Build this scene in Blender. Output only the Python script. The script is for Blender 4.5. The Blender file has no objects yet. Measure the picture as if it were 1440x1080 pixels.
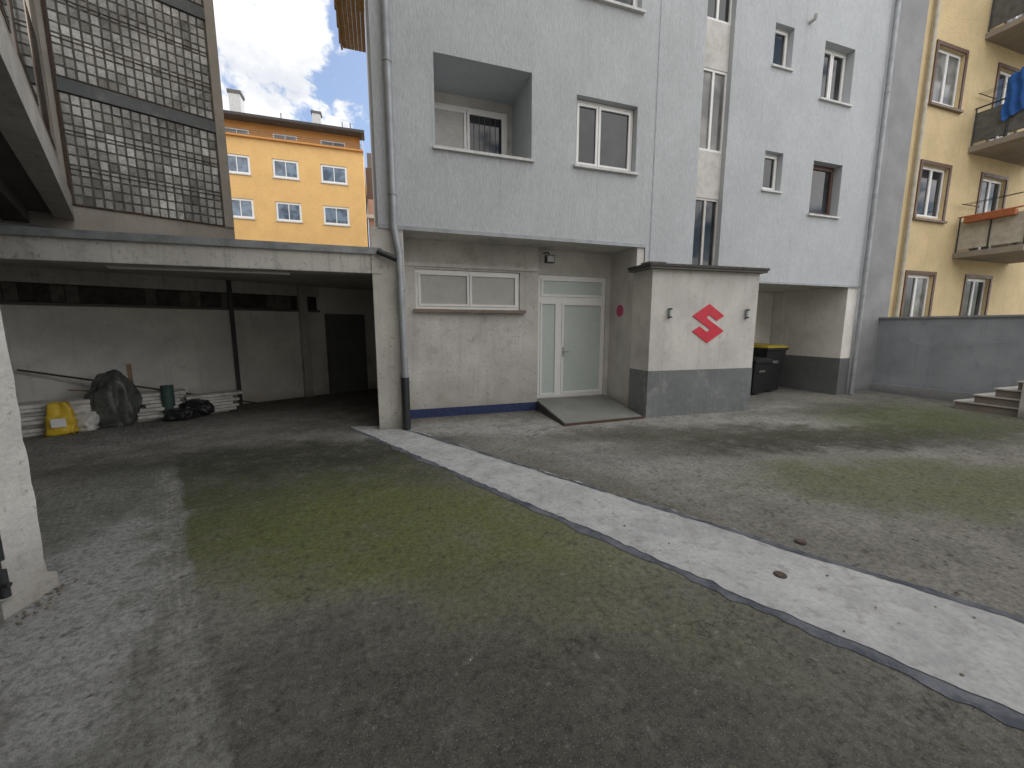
import bpy, bmesh, math, random
from mathutils import Vector, noise
random.seed(7)
R=math.radians
scn=bpy.context.scene
COL=bpy.context.collection
# ---------------------------------------------------------------- materials
def nt(name):
    m=bpy.data.materials.new(name);m.use_nodes=True
    t=m.node_tree;b=t.nodes["Principled BSDF"];return m,t,b
def N(t,k,**kw):
    n=t.nodes.new(k)
    for a,v in kw.items(): setattr(n,a,v)
    return n
def L(t,a,b): t.links.new(a,b)
def posn(t,scale=(1,1,1),rot=0):
    g=N(t,"ShaderNodeNewGeometry");mp=N(t,"ShaderNodeMapping");mp.inputs["Scale"].default_value=scale
    if rot:
        m2=N(t,"ShaderNodeMapping");m2.inputs["Rotation"].default_value=(0,0,R(rot));L(t,g.outputs["Position"],m2.inputs["Vector"]);L(t,m2.outputs[0],mp.inputs["Vector"])
    else: L(t,g.outputs["Position"],mp.inputs["Vector"])
    return mp.outputs[0]
def noi(t,vec,scale,detail=4,rough=.6,dist=0):
    n=N(t,"ShaderNodeTexNoise");n.inputs["Scale"].default_value=scale;n.inputs["Detail"].default_value=min(detail,5)
    n.inputs["Roughness"].default_value=rough;n.inputs["Distortion"].default_value=dist;L(t,vec,n.inputs["Vector"]);return n.outputs["Fac"]
def mr(t,v,a,b,c=0.,d=1.,smooth=True):
    n=N(t,"ShaderNodeMapRange");n.interpolation_type='SMOOTHSTEP' if smooth else 'LINEAR'
    L(t,v,n.inputs[0])
    for i,x in zip((1,2,3,4),(a,b,c,d)): n.inputs[i].default_value=x
    return n.outputs[0]
def ma(t,op,a,b=None,c=None):
    n=N(t,"ShaderNodeMath",operation=op)
    for i,x in enumerate((a,b,c)):
        if x is None: continue
        if isinstance(x,(int,float)): n.inputs[i].default_value=x
        else: L(t,x,n.inputs[i])
    return n.outputs[0]
def mix(t,f,a,b,mode='MIX'):
    n=N(t,"ShaderNodeMix",data_type='RGBA',blend_type=mode)
    if isinstance(f,(int,float)): n.inputs[0].default_value=f
    else: L(t,f,n.inputs[0])
    for i,x in ((6,a),(7,b)):
        if isinstance(x,tuple): n.inputs[i].default_value=(*x[:3],1)
        else: L(t,x,n.inputs[i])
    return n.outputs[2]
def bump(t,b,h,strength=.3,dist=.01):
    n=N(t,"ShaderNodeBump");n.inputs["Strength"].default_value=strength;n.inputs["Distance"].default_value=dist
    L(t,h,n.inputs["Height"]);L(t,n.outputs[0],b.inputs["Normal"])
def plaster(name,c,rough=.85,fine=60,bs=.4,bd=.006,stretch=(1,1,1),dirt=.35,dirtcol=None,streak=.25,foot=0,spots=0,vary=.12,grain=.22):
    m,t,b=nt(name);p=posn(t);ps=posn(t,stretch)
    c2=tuple(x*(1-vary*2) for x in c);dc=dirtcol or tuple(x*.45 for x in c)
    col=mix(t,mr(t,noi(t,p,1.3,5),.3,.7),c,c2)
    if dirt: col=mix(t,ma(t,'MULTIPLY',mr(t,noi(t,p,3.1,8,.7),.52,.8),dirt),col,dc)
    if streak:
        pv=posn(t,(9,9,.45));col=mix(t,ma(t,'MULTIPLY',mr(t,noi(t,pv,1.,5,.65),.52,.8),streak),col,dc)
    if spots:
        col=mix(t,ma(t,'MULTIPLY',mr(t,noi(t,p,14,6,.75),.58,.66),spots),col,dc)
    if foot:
        g=N(t,"ShaderNodeNewGeometry");s=N(t,"ShaderNodeSeparateXYZ");L(t,g.outputs["Position"],s.inputs[0])
        z=ma(t,'ADD',s.outputs[2],ma(t,'MULTIPLY',noi(t,p,2.5,6,.7),-foot))
        col=mix(t,mr(t,z,-foot*.6,foot*.25,.75,0),col,dc)
    f=noi(t,ps,fine,4,.7);col=mix(t,mr(t,f,.3,.7,.0,grain),col,tuple(x*.55 for x in c))
    L(t,col,b.inputs["Base Color"]);b.inputs["Roughness"].default_value=rough;b.inputs["Specular IOR Level"].default_value=.25
    bump(t,b,f,bs,bd);return m
def simple(name,c,rough=.5,metal=0,vary=.25,scale=8,bs=0):
    m,t,b=nt(name);p=posn(t);f=noi(t,p,scale,5,.65)
    L(t,mix(t,mr(t,f,.35,.75),c,tuple(x*(1-vary) for x in c)),b.inputs["Base Color"])
    b.inputs["Metallic"].default_value=metal
    L(t,mr(t,f,.2,.8,max(0,rough-.1),min(1,rough+.12)),b.inputs["Roughness"])
    if bs: bump(t,b,f,bs,.004)
    return m
def glassm(name,c,rough=.04,ior=1.5):
    m,t,b=nt(name);p=posn(t);f=noi(t,p,1.7,2)
    L(t,mix(t,mr(t,f,.35,.65),c,tuple(x*.4 for x in c)),b.inputs["Base Color"])
    b.inputs["Roughness"].default_value=rough;b.inputs["IOR"].default_value=ior
    bump(t,b,noi(t,p,.8,1),.03,.02);return m
M={}
M['blue']=plaster("plaster_bluegrey",(.555,.585,.61),fine=44,stretch=(1.3,1.3,.3),bs=.9,bd=.016,dirt=.2,streak=.32,vary=.05,grain=.42,dirtcol=(.33,.34,.34))
M['bluesm']=plaster("plaster_bluegrey_smooth",(.53,.56,.585),fine=40,bs=.2,bd=.004,dirt=.15,streak=.3,vary=.05)
M['white']=plaster("plaster_offwhite",(.66,.635,.605),dirt=.45,streak=.35,foot=.5,spots=.45,dirtcol=(.27,.25,.21))
M['whiteg']=plaster("plaster_offwhite_worn",(.62,.60,.57),dirt=.7,streak=.4,foot=1.2,spots=.8,dirtcol=(.27,.25,.21),bs=.8,bd=.01,fine=30,grain=.4)
M['conc']=plaster("concrete_painted",(.60,.58,.54),dirt=.7,streak=.65,foot=.4,spots=.6,dirtcol=(.17,.16,.14))
M['pier']=plaster("concrete_pier",(.64,.625,.59),dirt=.8,streak=.4,foot=.5,spots=.6,dirtcol=(.2,.185,.16),bs=.8,bd=.012,fine=22,grain=.35)
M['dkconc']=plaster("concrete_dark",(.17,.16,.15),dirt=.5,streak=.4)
M['greywall']=plaster("plaster_grey",(.35,.355,.365),dirt=.35,streak=.3,foot=.3,fine=50,bs=1.,bd=.015,grain=.4)
M['lowwall']=plaster("plaster_grey_low",(.34,.36,.385),dirt=.55,streak=.35,foot=.5,vary=.12,spots=.2)
M['wains']=plaster("paint_grey",(.20,.215,.22),dirt=.7,streak=.4,dirtcol=(.38,.38,.36),spots=.3)
M['gwain']=plaster("paint_grey_passage",(.17,.175,.18),dirt=.3,streak=.2)
M['yellow']=plaster("plaster_yellow",(.72,.57,.33),fine=22,bs=1.,bd=.025,dirt=.3,streak=.2,vary=.08,grain=.4)
M['orange']=plaster("plaster_orange",(.78,.49,.20),fine=8,bs=.1,dirt=.1,streak=.12,vary=.05)
M['orange2']=plaster("plaster_orange_attic",(.62,.30,.10),fine=8,bs=.1,dirt=.1,streak=.1,vary=.05)
M['pink']=plaster("plaster_pink",(.55,.36,.28),fine=8,dirt=.1)
M['beigew']=plaster("plaster_beige",(.50,.46,.40),dirt=.3,streak=.5,dirtcol=(.2,.17,.13))
M['garw']=plaster("garage_backwall",(.82,.80,.75),dirt=.45,streak=.4,foot=.4,spots=.35,dirtcol=(.36,.33,.28))
M['ceil']=plaster("garage_ceiling",(.58,.56,.52),dirt=.7,streak=0,spots=.5,dirtcol=(.16,.14,.12))
M['navy']=simple("paint_navy",(.022,.038,.12),.6,vary=.5,scale=14)
M['frame']=simple("frame_white",(.78,.78,.77),.35,vary=.08)
M['brown']=simple("frame_brown",(.12,.07,.05),.5)
M['sill']=simple("sill_light",(.60,.60,.59),.5)
M['sillb']=simple("sill_brown",(.20,.155,.12),.6)
M['glass']=glassm("window_glass",(.04,.045,.05))
M['glasssky']=glassm("window_glass_painted_sky",(.17,.23,.31),.1)  # blue sky reflection painted into the base colour
M['glassl']=glassm("window_glass_curtain",(.26,.26,.25),.08)
M['frost']=simple("frosted_glass",(.50,.56,.54),.25,vary=.12,scale=2)
M['frost2']=simple("frosted_window",(.42,.43,.40),.3,vary=.15,scale=3)
M['metal']=simple("metal_grey",(.33,.35,.37),.45,.2,scale=5)
M['dkmetal']=simple("metal_dark",(.035,.037,.04),.5,.2)
M['zinc']=simple("zinc_sheet",(.33,.35,.36),.5,.4,vary=.4,scale=4)
M['red']=simple("sign_red",(.60,.02,.045),.45,vary=.12)
M['pinks']=simple("sign_pink",(.52,.07,.18),.5)
M['roof']=simple("roof_tiles",(.07,.063,.06),.8,vary=.5,scale=10)
M['shut']=simple("roller_shutter",(.55,.54,.51),.6,vary=.12)
M['curt']=simple("curtain",(.10,.10,.10),.25,vary=.5,scale=9)
M['wood']=simple("wood_eave",(.55,.30,.08),.6,vary=.35,scale=12)
M['woodst']=simple("wood_stake",(.32,.22,.13),.7)
M['ramp']=plaster("ramp_concrete",(.25,.255,.235),dirt=.6,streak=0,spots=.6,fine=60,bs=.9,bd=.01,grain=.5)
M['step']=plaster("step_stone",(.27,.23,.20),dirt=.5,streak=0,spots=.4)
M['mortar']=simple("mortar",(.14,.13,.115),.8,vary=.5)
M['mortard']=simple("mortar_dark",(.06,.055,.05),.8,vary=.5)
M['panel']=simple("stair_panel",(.58,.56,.53),.6,vary=.3,scale=3)
M['binb']=simple("bin_plastic",(.014,.015,.018),.45)
M['biny']=simple("bin_lid_yellow",(.42,.32,.03),.45)
M['yel']=simple("sack_yellow",(.72,.50,.04),.45,vary=.3,bs=.5)
M['tarp']=simple("tarp_plastic",(.12,.13,.115),.4,vary=.7,scale=7,bs=.8)
M['black']=simple("plastic_black",(.02,.02,.022),.4,bs=.5)
M['green']=simple("roll_green",(.05,.10,.085),.6)
M['board']=simple("boards_white",(.68,.66,.62),.7,vary=.4,scale=6)
M['balc']=simple("balcony_panel",(.11,.11,.105),.5,vary=.5,scale=5)
M['balcl']=simple("balcony_panel_light",(.46,.43,.36),.5,vary=.3,scale=5)
M['slab']=plaster("balcony_slab",(.32,.28,.23),dirt=.5,streak=0)
M['cloth']=simple("cloth_blue",(.02,.10,.34),.9)
M['redbox']=simple("flowerbox",(.36,.11,.04),.7)
M['leaf']=simple("debris",(.13,.11,.07),.8,vary=.6,scale=40)
M['rust']=simple("rusty_metal",(.10,.065,.045),.8,.2,vary=.5,scale=30)
def gblock():
    m,t,b=nt("glass_block");g=N(t,"ShaderNodeAttribute");g.attribute_name="rnd"
    p=posn(t);f=noi(t,p,.9,3)
    c=mix(t,g.outputs["Fac"],(.20,.195,.175),(.74,.73,.68))
    c=mix(t,mr(t,f,.38,.65,0,.65),c,(.16,.155,.14))
    c=mix(t,mr(t,noi(t,p,22,3),.45,.65,0,.35),c,(.12,.115,.10))
    L(t,c,b.inputs["Base Color"]);b.inputs["Roughness"].default_value=.10
    bump(t,b,noi(t,p,30,2),.4,.01);return m
M['gblock']=gblock()

# ---------------------------------------------------------------- geometry helpers
def empty(name):
    o=bpy.data.objects.new(name,None);COL.objects.link(o);o.empty_display_size=.2;return o
def mesh(name,vs,fs,mat,parent=None,smooth=False):
    me=bpy.data.meshes.new(name);me.from_pydata([tuple(v) for v in vs],[],fs);me.update()
    if not isinstance(mat,(list,tuple)): mat=[mat]
    for x in mat: me.materials.append(M[x] if isinstance(x,str) else x)
    if smooth:
        for p in me.polygons:p.use_smooth=True
    o=bpy.data.objects.new(name,me);COL.objects.link(o)
    if parent:o.parent=parent
    return o
class F:  # local frame: u along wall, w inward, z up
    def __init__(s,o=(0,0),d=(1,0)):
        l=math.hypot(*d);s.o=o;s.d=(d[0]/l,d[1]/l);s.n=(-s.d[1],s.d[0])
    def p(s,u,w,z): return (s.o[0]+s.d[0]*u+s.n[0]*w,s.o[1]+s.d[1]*u+s.n[1]*w,z)
W=F()
def boxf(fr,name,u0,u1,w0,w1,z0,z1,mat,parent=None,bev=0):
    vs=[fr.p(u,w,z) for z in(z0,z1) for (u,w) in((u0,w0),(u1,w0),(u1,w1),(u0,w1))]
    fs=[(3,2,1,0),(4,5,6,7),(0,1,5,4),(1,2,6,5),(2,3,7,6),(3,0,4,7)]
    o=mesh(name,vs,fs,mat,parent)
    if bev:
        bm=bmesh.new();bm.from_mesh(o.data);bmesh.ops.bevel(bm,geom=bm.edges[:],offset=bev,segments=2,affect='EDGES',profile=.6);bm.to_mesh(o.data);bm.free()
    return o
def box(name,x0,x1,y0,y1,z0,z1,mat,parent=None,bev=0): return boxf(W,name,x0,x1,y0,y1,z0,z1,mat,parent,bev)
def prism(name,pts,z0,z1,mat,parent=None):
    n=len(pts);vs=[(x,y,z0) for x,y in pts]+[(x,y,z1) for x,y in pts]
    fs=[tuple(range(n-1,-1,-1)),tuple(range(n,2*n))]+[(i,(i+1)%n,n+(i+1)%n,n+i) for i in range(n)]
    return mesh(name,vs,fs,mat,parent)
def tube(name,pts,r,mat,parent=None,seg=14):
    cu=bpy.data.curves.new(name,'CURVE');cu.dimensions='3D';cu.bevel_depth=r;cu.bevel_resolution=3;cu.use_fill_caps=True
    s=cu.splines.new('POLY');s.points.add(len(pts)-1)
    for i,p in enumerate(pts): s.points[i].co=(*p,1)
    cu.materials.append(M[mat]);o=bpy.data.objects.new(name,cu);COL.objects.link(o)
    if parent:o.parent=parent
    return o
def facade(fr,name,u0,u1,z0,z1,holes,mat,parent,w=0.,reveal=None):
    us=sorted({round(x,4) for x in [u0,u1]+[a for h in holes for a in h[:2]] if u0<=x<=u1})
    zs=sorted({round(x,4) for x in [z0,z1]+[a for h in holes for a in h[2:4]] if z0<=x<=z1})
    vs=[];fs=[];mi=[];idx={}
    def v(u,z):
        k=(u,z)
        if k not in idx: idx[k]=len(vs);vs.append(fr.p(u,w,z))
        return idx[k]
    for i in range(len(us)-1):
        for j in range(len(zs)-1):
            cu=(us[i]+us[i+1])/2;cz=(zs[j]+zs[j+1])/2
            if any(h[0]<cu<h[1] and h[2]<cz<h[3] for h in holes): continue
            fs.append((v(us[i],zs[j]),v(us[i+1],zs[j]),v(us[i+1],zs[j+1]),v(us[i],zs[j+1])));mi.append(0)
    for h in holes:
        a,b_,c,d,dep=h[:5]
        q=[(a,c),(b_,c),(b_,d),(a,d)]
        for k in range(4):
            (p0,q0),(p1,q1)=q[k],q[(k+1)%4];n=len(vs)
            vs+= [fr.p(p0,w,q0),fr.p(p1,w,q1),fr.p(p1,w+dep,q1),fr.p(p0,w+dep,q0)]
            fs.append((n+3,n+2,n+1,n));mi.append(1)
    o=mesh(name,vs,fs,[mat,reveal or mat],parent)
    for p,k in zip(o.data.polygons,mi): p.material_index=k
    return o
def window(fr,name,u0,u1,z0,z1,w,parent,panes=2,fm='frame',gm='glass',ft=.055,sash=True,gms=None,dep=.06,split=None):
    vs=[];fs=[];mi=[]
    def bx(a,b,w0,w1,c,d,m):
        n=len(vs);vs.extend(fr.p(u,ww,z) for z in(c,d) for (u,ww) in((a,w0),(b,w0),(b,w1),(a,w1)))
        for q in [(3,2,1,0),(4,5,6,7),(0,1,5,4),(1,2,6,5),(2,3,7,6),(3,0,4,7)]: fs.append(tuple(n+k for k in q));mi.append(m)
    mats=[fm]+(gms or [gm]*panes)
    bx(u0,u1,w,w+dep,z0,z0+ft,0);bx(u0,u1,w,w+dep,z1-ft,z1,0)
    bx(u0,u0+ft,w+.001,w+dep,z0+ft,z1-ft,0);bx(u1-ft,u1,w+.001,w+dep,z0+ft,z1-ft,0)
    ed=[u0+ft]+[ (u0+(u1-u0)*(split[i] if split else (i+1)/panes)) for i in range(panes-1)]+[u1-ft]
    for i in range(panes):
        a,b=ed[i],ed[i+1]
        if sash:
            s=ft*.75;k=w-.018
            a2=a if i==0 else a+.006;b2=b if i==panes-1 else b-.006
            bx(a2,b2,k,w+dep-.01,z0+ft,z0+ft+s,0);bx(a2,b2,k,w+dep-.01,z1-ft-s,z1-ft,0)
            bx(a2,a2+s,k+.001,w+dep-.01,z0+ft+s,z1-ft-s,0);bx(b2-s,b2,k+.001,w+dep-.01,z0+ft+s,z1-ft-s,0)
            bx(a2+s,b2-s,w+.012,w+.02,z0+ft+s,z1-ft-s,i+1)
        else:
            if i: bx(a-.025,a+.025,w+.002,w+dep,z0+ft,z1-ft,0)
            bx(a,b,w+.03,w+.035,z0+ft,z1-ft,i+1)
    o=mesh(name,vs,fs,mats,parent)
    for p,k in zip(o.data.polygons,mi):p.material_index=k
    return o

# ---------------------------------------------------------------- ground
def groundmat():
    m,t,b=nt("ground_concrete")
    g=N(t,"ShaderNodeNewGeometry");P=g.outputs["Position"]
    nz=N(t,"ShaderNodeTexNoise");nz.inputs["Scale"].default_value=1.1;nz.inputs["Detail"].default_value=6;nz.inputs["Roughness"].default_value=.72;L(t,P,nz.inputs["Vector"])
    v=N(t,"ShaderNodeVectorMath",operation='SUBTRACT');L(t,nz.outputs["Color"],v.inputs[0]);v.inputs[1].default_value=(.5,.5,.5)
    v2=N(t,"ShaderNodeVectorMath",operation='MULTIPLY_ADD');L(t,v.outputs[0],v2.inputs[0]);v2.inputs[1].default_value=(1.9,1.9,0);L(t,P,v2.inputs[2])
    D=v2.outputs[0]
    def blob(cx,cy,rx,ry,rot=0,soft=.55,amt=1.,src=None):
        mp=N(t,"ShaderNodeMapping",vector_type='TEXTURE');mp.inputs["Location"].default_value=(cx,cy,0);mp.inputs["Rotation"].default_value=(0,0,R(rot));mp.inputs["Scale"].default_value=(rx,ry,1e3)
        L(t,src or D,mp.inputs[0]);ln=N(t,"ShaderNodeVectorMath",operation='LENGTH');L(t,mp.outputs[0],ln.inputs[0])
        return mr(t,ln.outputs["Value"],1-soft,1+soft,amt,0)
    big=noi(t,P,.55,5,.6);mid=noi(t,P,2.6,5,.78);m8=noi(t,P,7.5,5,.78);fine=noi(t,P,26,5,.75);vf=noi(t,P,120,3,.8)
    col=mix(t,mr(t,big,.3,.7),(.225,.215,.19),(.14,.134,.118))
    col=mix(t,mr(t,mid,.42,.68,0,.6),col,(.29,.28,.255))
    light=(.43,.425,.40)
    for a in [blob(1.6,6.0,2.0,.8,0,.5,.8),blob(7.5,5.5,3.5,.8,-8,.5,.6),blob(-3.5,7.7,3.4,.9,12,.5,.45),blob(5.0,3.7,2.2,.4,-14,.7,.6),blob(3.2,3.8,.7,1.8,28,.6,.4)]:
        col=mix(t,ma(t,'MULTIPLY',a,mr(t,mid,.3,.6,.35,1)),col,light)
    mossn=mr(t,mid,.30,.58,.5,1)
    for a,cc in [(blob(-.9,4.6,1.9,1.5,0,.5,.92),(.066,.075,.038)),(blob(.2,3.3,1.8,.85,-20,.55,.9),(.128,.145,.045)),(blob(-1.2,5.6,2.3,.6,0,.45,.92),(.046,.047,.035)),
                 (blob(1.1,1.9,1.3,.6,-25,.6,.55),(.092,.098,.048)),(blob(6.6,3.9,3.4,.7,-8,.45,.93),(.052,.054,.038)),(blob(5.6,2.4,1.9,.7,-20,.55,.75),(.115,.13,.055)),(blob(9.3,4.6,1.8,1.2,0,.6,.92),(.092,.11,.046)),(blob(8.8,5.5,2.0,.45,0,.6,.6),(.08,.08,.062)),(blob(4.2,5.0,2.6,.35,-12,.6,.7),(.075,.076,.052)),(blob(.0,1.4,1.6,.7,-25,.6,.8),(.072,.069,.056)),(blob(1.2,.9,1.8,.5,-25,.6,.7),(.08,.078,.066)),(blob(2.0,3.2,.5,1.2,28,.6,.4),(.09,.09,.06)),(blob(.2,.95,.6,.3,-25,.6,.6),(.05,.048,.04))]:
        col=mix(t,ma(t,'MULTIPLY',a,mossn),col,cc)
    s=N(t,"ShaderNodeSeparateXYZ");v3=N(t,"ShaderNodeVectorMath",operation='MULTIPLY_ADD');L(t,v.outputs[0],v3.inputs[0]);v3.inputs[1].default_value=(.22,.22,0);L(t,P,v3.inputs[2]);L(t,v3.outputs[0],s.inputs[0])
    sd=ma(t,'ADD',ma(t,'MULTIPLY',s.outputs[0],.918),ma(t,'MULTIPLY',s.outputs[1],.396));sd=ma(t,'ADD',sd,-.058)
    left=mr(t,sd,-.02,.03,1,0);yl=mr(t,s.outputs[1],5.0,5.9,1,0)
    lf=ma(t,'MULTIPLY',ma(t,'MULTIPLY',left,yl),mr(t,mid,.34,.60,.25,.8))
    col=mix(t,lf,col,(.235,.235,.212))
    edge=ma(t,'MULTIPLY',mr(t,ma(t,'ABSOLUTE',ma(t,'ADD',sd,.09)),0,.13,.6,0),mr(t,s.outputs[1],1.4,3.0,.3,1))
    col=mix(t,ma(t,'MULTIPLY',ma(t,'MULTIPLY',edge,yl),mr(t,m8,.44,.54)),col,(.36,.355,.33))
    gr=noi(t,posn(t,(38,2.2,1),-23.3),1.,3,.5)
    col=mix(t,ma(t,'MULTIPLY',left,mr(t,gr,.40,.60,0,.34)),col,(.11,.11,.096))
    sc=noi(t,posn(t,(4.5,1.2,1),28),1.,5,.75)
    col=mix(t,mr(t,sc,.58,.74,0,.24),col,(.32,.315,.29));col=mix(t,mr(t,sc,.26,.44,.38,0),col,(.05,.048,.04))
    col=mix(t,ma(t,'MULTIPLY',blob(-1.75,3.0,.40,1.2,22,.3,.8),mr(t,m8,.36,.55,.45,1)),col,(.36,.362,.355))
    # worn specks / blotches at hand size
    m15=noi(t,P,15,5,.8)
    col=mix(t,mr(t,m8,.54,.68,0,.58),col,(.05,.048,.042))
    col=mix(t,mr(t,m8,.30,.43,.30,0),col,(.33,.325,.295))
    col=mix(t,mr(t,m15,.56,.68,0,.5),col,(.045,.044,.038))
    col=mix(t,mr(t,m15,.30,.42,.28,0),col,(.36,.355,.32))
    col=mix(t,mr(t,fine,.40,.66,.0,.7),col,mix(t,.62,col,(.02,.02,.018)),'MIX')
    col=mix(t,mr(t,vf,.56,.72,.0,.6),col,(.44,.43,.40))
    col=mix(t,mr(t,vf,.28,.46,.65,0),col,(.03,.03,.027))
    vo=N(t,"ShaderNodeTexVoronoi",feature='DISTANCE_TO_EDGE');vo.inputs["Scale"].default_value=.42;L(t,v2.outputs[0],vo.inputs["Vector"])
    col=mix(t,ma(t,'MULTIPLY',mr(t,vo.outputs["Distance"],0,.006,.75,0),mr(t,big,.45,.6)),col,(.03,.028,.024))
    L(t,col,b.inputs["Base Color"]);b.inputs["Roughness"].default_value=.97;b.inputs["Specular IOR Level"].default_value=.03
    hh=ma(t,'ADD',ma(t,'MULTIPLY',fine,.8),ma(t,'MULTIPLY',vf,.4));bump(t,b,hh,.8,.02)
    return m
GM=groundmat()
mesh("ground",[(-400,-400,0),(400,-400,0),(400,400,0),(-400,400,0)],[(0,1,2,3)],GM)
def stripmat():
    m,t,b=nt("strip_cement");p=posn(t)
    mid=noi(t,p,2.2,5,.75);m8=noi(t,p,8,5,.75);fine=noi(t,p,30,5,.7);vf=noi(t,p,140,3,.8)
    c=mix(t,mr(t,mid,.3,.7),(.48,.485,.48),(.34,.345,.345))
    c=mix(t,mr(t,m8,.52,.66,0,.55),c,(.225,.22,.205))
    c=mix(t,mr(t,noi(t,posn(t,(8,1,1),26),1.,5,.7),.5,.7,0,.35),c,(.25,.25,.235))
    c=mix(t,mr(t,fine,.38,.7,0,.35),c,(.22,.22,.215));c=mix(t,mr(t,vf,.25,.45,.4,0),c,(.12,.12,.12))
    L(t,c,b.inputs["Base Color"]);b.inputs["Roughness"].default_value=.95;b.inputs["Specular IOR Level"].default_value=.1;bump(t,b,ma(t,'ADD',fine,vf),.5,.01);return m
def bordmat():
    m,t,b=nt("strip_border");p=posn(t)
    c=mix(t,mr(t,noi(t,p,4,5,.7),.35,.65),(.055,.063,.078),(.13,.138,.155))
    c=mix(t,mr(t,noi(t,p,60,3,.7),.55,.75,0,.5),c,(.22,.22,.22))
    L(t,c,b.inputs["Base Color"]);b.inputs["Roughness"].default_value=.85;b.inputs["Specular IOR Level"].default_value=.15;bump(t,b,noi(t,p,50,4),.4,.006);return m
def ribbon(name,pa,pb,z,mat,parent,ja=.02,n=160,seed=0):
    vs=[];fs=[]
    for i in range(n+1):
        k=i/n
        for j,(a,b) in enumerate((pa,pb)):
            x=a[0]+(b[0]-a[0])*k;y=a[1]+(b[1]-a[1])*k
            o=noise.fractal(Vector((k*22,seed+j*7.3,0)),1.,2.,4)*ja+noise.noise(Vector((k*140,seed+j*3,1)))*ja*.45
            vs.append((x+o,y+o*.45,z))
    for i in range(n): fs.append((2*i,2*i+1,2*i+3,2*i+2))
    return mesh(name,vs,fs,mat,parent)
pathE=empty("concrete_path")
A0=(4.45,-3.2);A1=(-.50,6.98)
B0=(5.75,-3.3);B1=(.22,6.86)
def rib(name,l0,l1,r0,r1,z,mat,ja,seed): return ribbon(name,(l0,l1),(r0,r1),z,mat,pathE,ja,520,seed)
BM=bordmat();SM=stripmat()
rib("border_left",(A0[0]-.095,A0[1]-.04),(A1[0]-.06,A1[1]),(A0[0]+.06,A0[1]),(A1[0]+.05,A1[1]),.004,BM,.06,11)
rib("surface",A0,A1,B0,B1,.008,SM,.04,3)
rib("border_right",(B0[0]-.025,B0[1]),(B1[0]-.025,B1[1]-.1),(B0[0]+.03,B0[1]+.02),(B1[0]+.025,B1[1]-.1),.012,BM,.034,29)
# ---------------------------------------------------------------- central building (blue-grey)
H=15.0
Yf=6.6;Ff=F((0,Yf),(1,0))
bb=empty("apartment_building")
holes=[]
for dz in (0,3.0,6.0):
    holes+= [(.97,2.55,4.40+dz,5.71+dz,1.0),(3.36,4.57,4.42+(2.62 if dz==3 else dz*.87),5.53+(2.62 if dz==3 else dz*.87),.16)]
for dz in (0,3.0,6.0,9.0):
    holes+= [(7.64,8.14,4.46+dz*.775,5.21+dz*.775,.16),(9.03,9.93,4.10+dz*.77,5.19+dz*.77,.22)]
strip=(5.97,6.63,2.62,14.9,.16)
holes.append(strip)
facade(Ff,"front_wall_left",.08,4.86,3.15,H,[h for h in holes if h[1]<4.86],'blue',bb,reveal='bluesm')
facade(Ff,"front_wall_right",4.86,10.95,2.60,H,[h for h in holes if h[0]>4.86],'blue',bb,reveal='bluesm')
box("expansion_joint",4.955,4.975,6.592,6.6,2.62,H-.1,'metal',bb)
mesh("side_walls",[(.08,6.6,2.9),(.08,20,2.9),(.08,20,H),(.08,6.6,H),(10.95,6.6,2.6),(10.95,20,2.6),(10.95,20,H),(10.95,6.6,H)],[(0,3,2,1),(4,5,6,7),(1,2,6,5),(3,7,6,2)],'bluesm',bb)
box("roof_edge",-.15,11.2,6.4,20.2,H,H+.3,'zinc',bb)
mesh("soffit_left",[(.08,6.6,3.15),(4.86,6.6,3.15),(4.86,7.7,3.15),(.08,7.7,3.15)],[(0,1,2,3)],'conc',bb)
mesh("soffit_right",[(4.86,6.6,2.6),(10.95,6.6,2.6),(10.95,9.2,2.6),(4.86,9.2,2.6)],[(0,1,2,3)],'conc',bb)
box("drip_edge",.08,4.86,6.585,6.6,3.13,3.19,'metal',bb)
box("drip_edge_right",6.98,10.95,6.585,6.6,2.58,2.62,'metal',bb)
for i,dz in enumerate((0,3.0,6.0,9.0)):
    z0=4.40+dz
    if i<3:
        mesh("loggia_back",[Ff.p(.97,1.0,z0),Ff.p(2.55,1.0,z0),Ff.p(2.55,1.0,z0+1.31),Ff.p(.97,1.0,z0+1.31)],[(0,1,2,3)],'white',bb)
        window(Ff,"loggia_window",1.0,2.42,z0-.0+.02,z0+1.10,.93,bb,panes=2,gms=['shut','glass'],split=[.47],ft=.06)
        for q in range(26): boxf(Ff,"shutter_slat",1.11,1.61,.930,.938,z0+.13+q*.034,z0+.159+q*.034,'shut',bb)
        for q in range(5): tube("curtain_fold",[Ff.p(1.80+q*.10,.945,z0+.12),Ff.p(1.80+q*.10,.945,z0+1.0)],.009,'curt',bb)
        box("loggia_sill",.93,2.59,6.55,6.66,z0-.045,z0-.005,'sill',bb)
        zb=4.42+(2.62 if dz==3 else dz*.87)
        window(Ff,"sash_window",3.37,4.56,zb,zb+1.10,.12,bb,panes=2,gms=['glass','glass'],split=[.40])
        box("window_sill",3.32,4.61,6.54,6.68,zb-.045,zb-.004,'sill',bb)
    zc=4.46+dz*.775
    window(Ff,"small_window",7.65,8.13,zc,zc+.75,.12,bb,panes=1,ft=.05)
    box("window_sill",7.61,8.17,6.56,6.68,zc-.04,zc-.004,'sill',bb)
    ze=4.10+dz*.77
    window(Ff,"side_window",9.04,9.92,ze,ze+1.09,.17,bb,panes=1 if i==0 else 2,fm='brown' if i==0 else 'frame',split=[.5])
    box("window_sill",8.99,9.97,6.55,6.68,ze-.04,ze-.004,'sill',bb)
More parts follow.
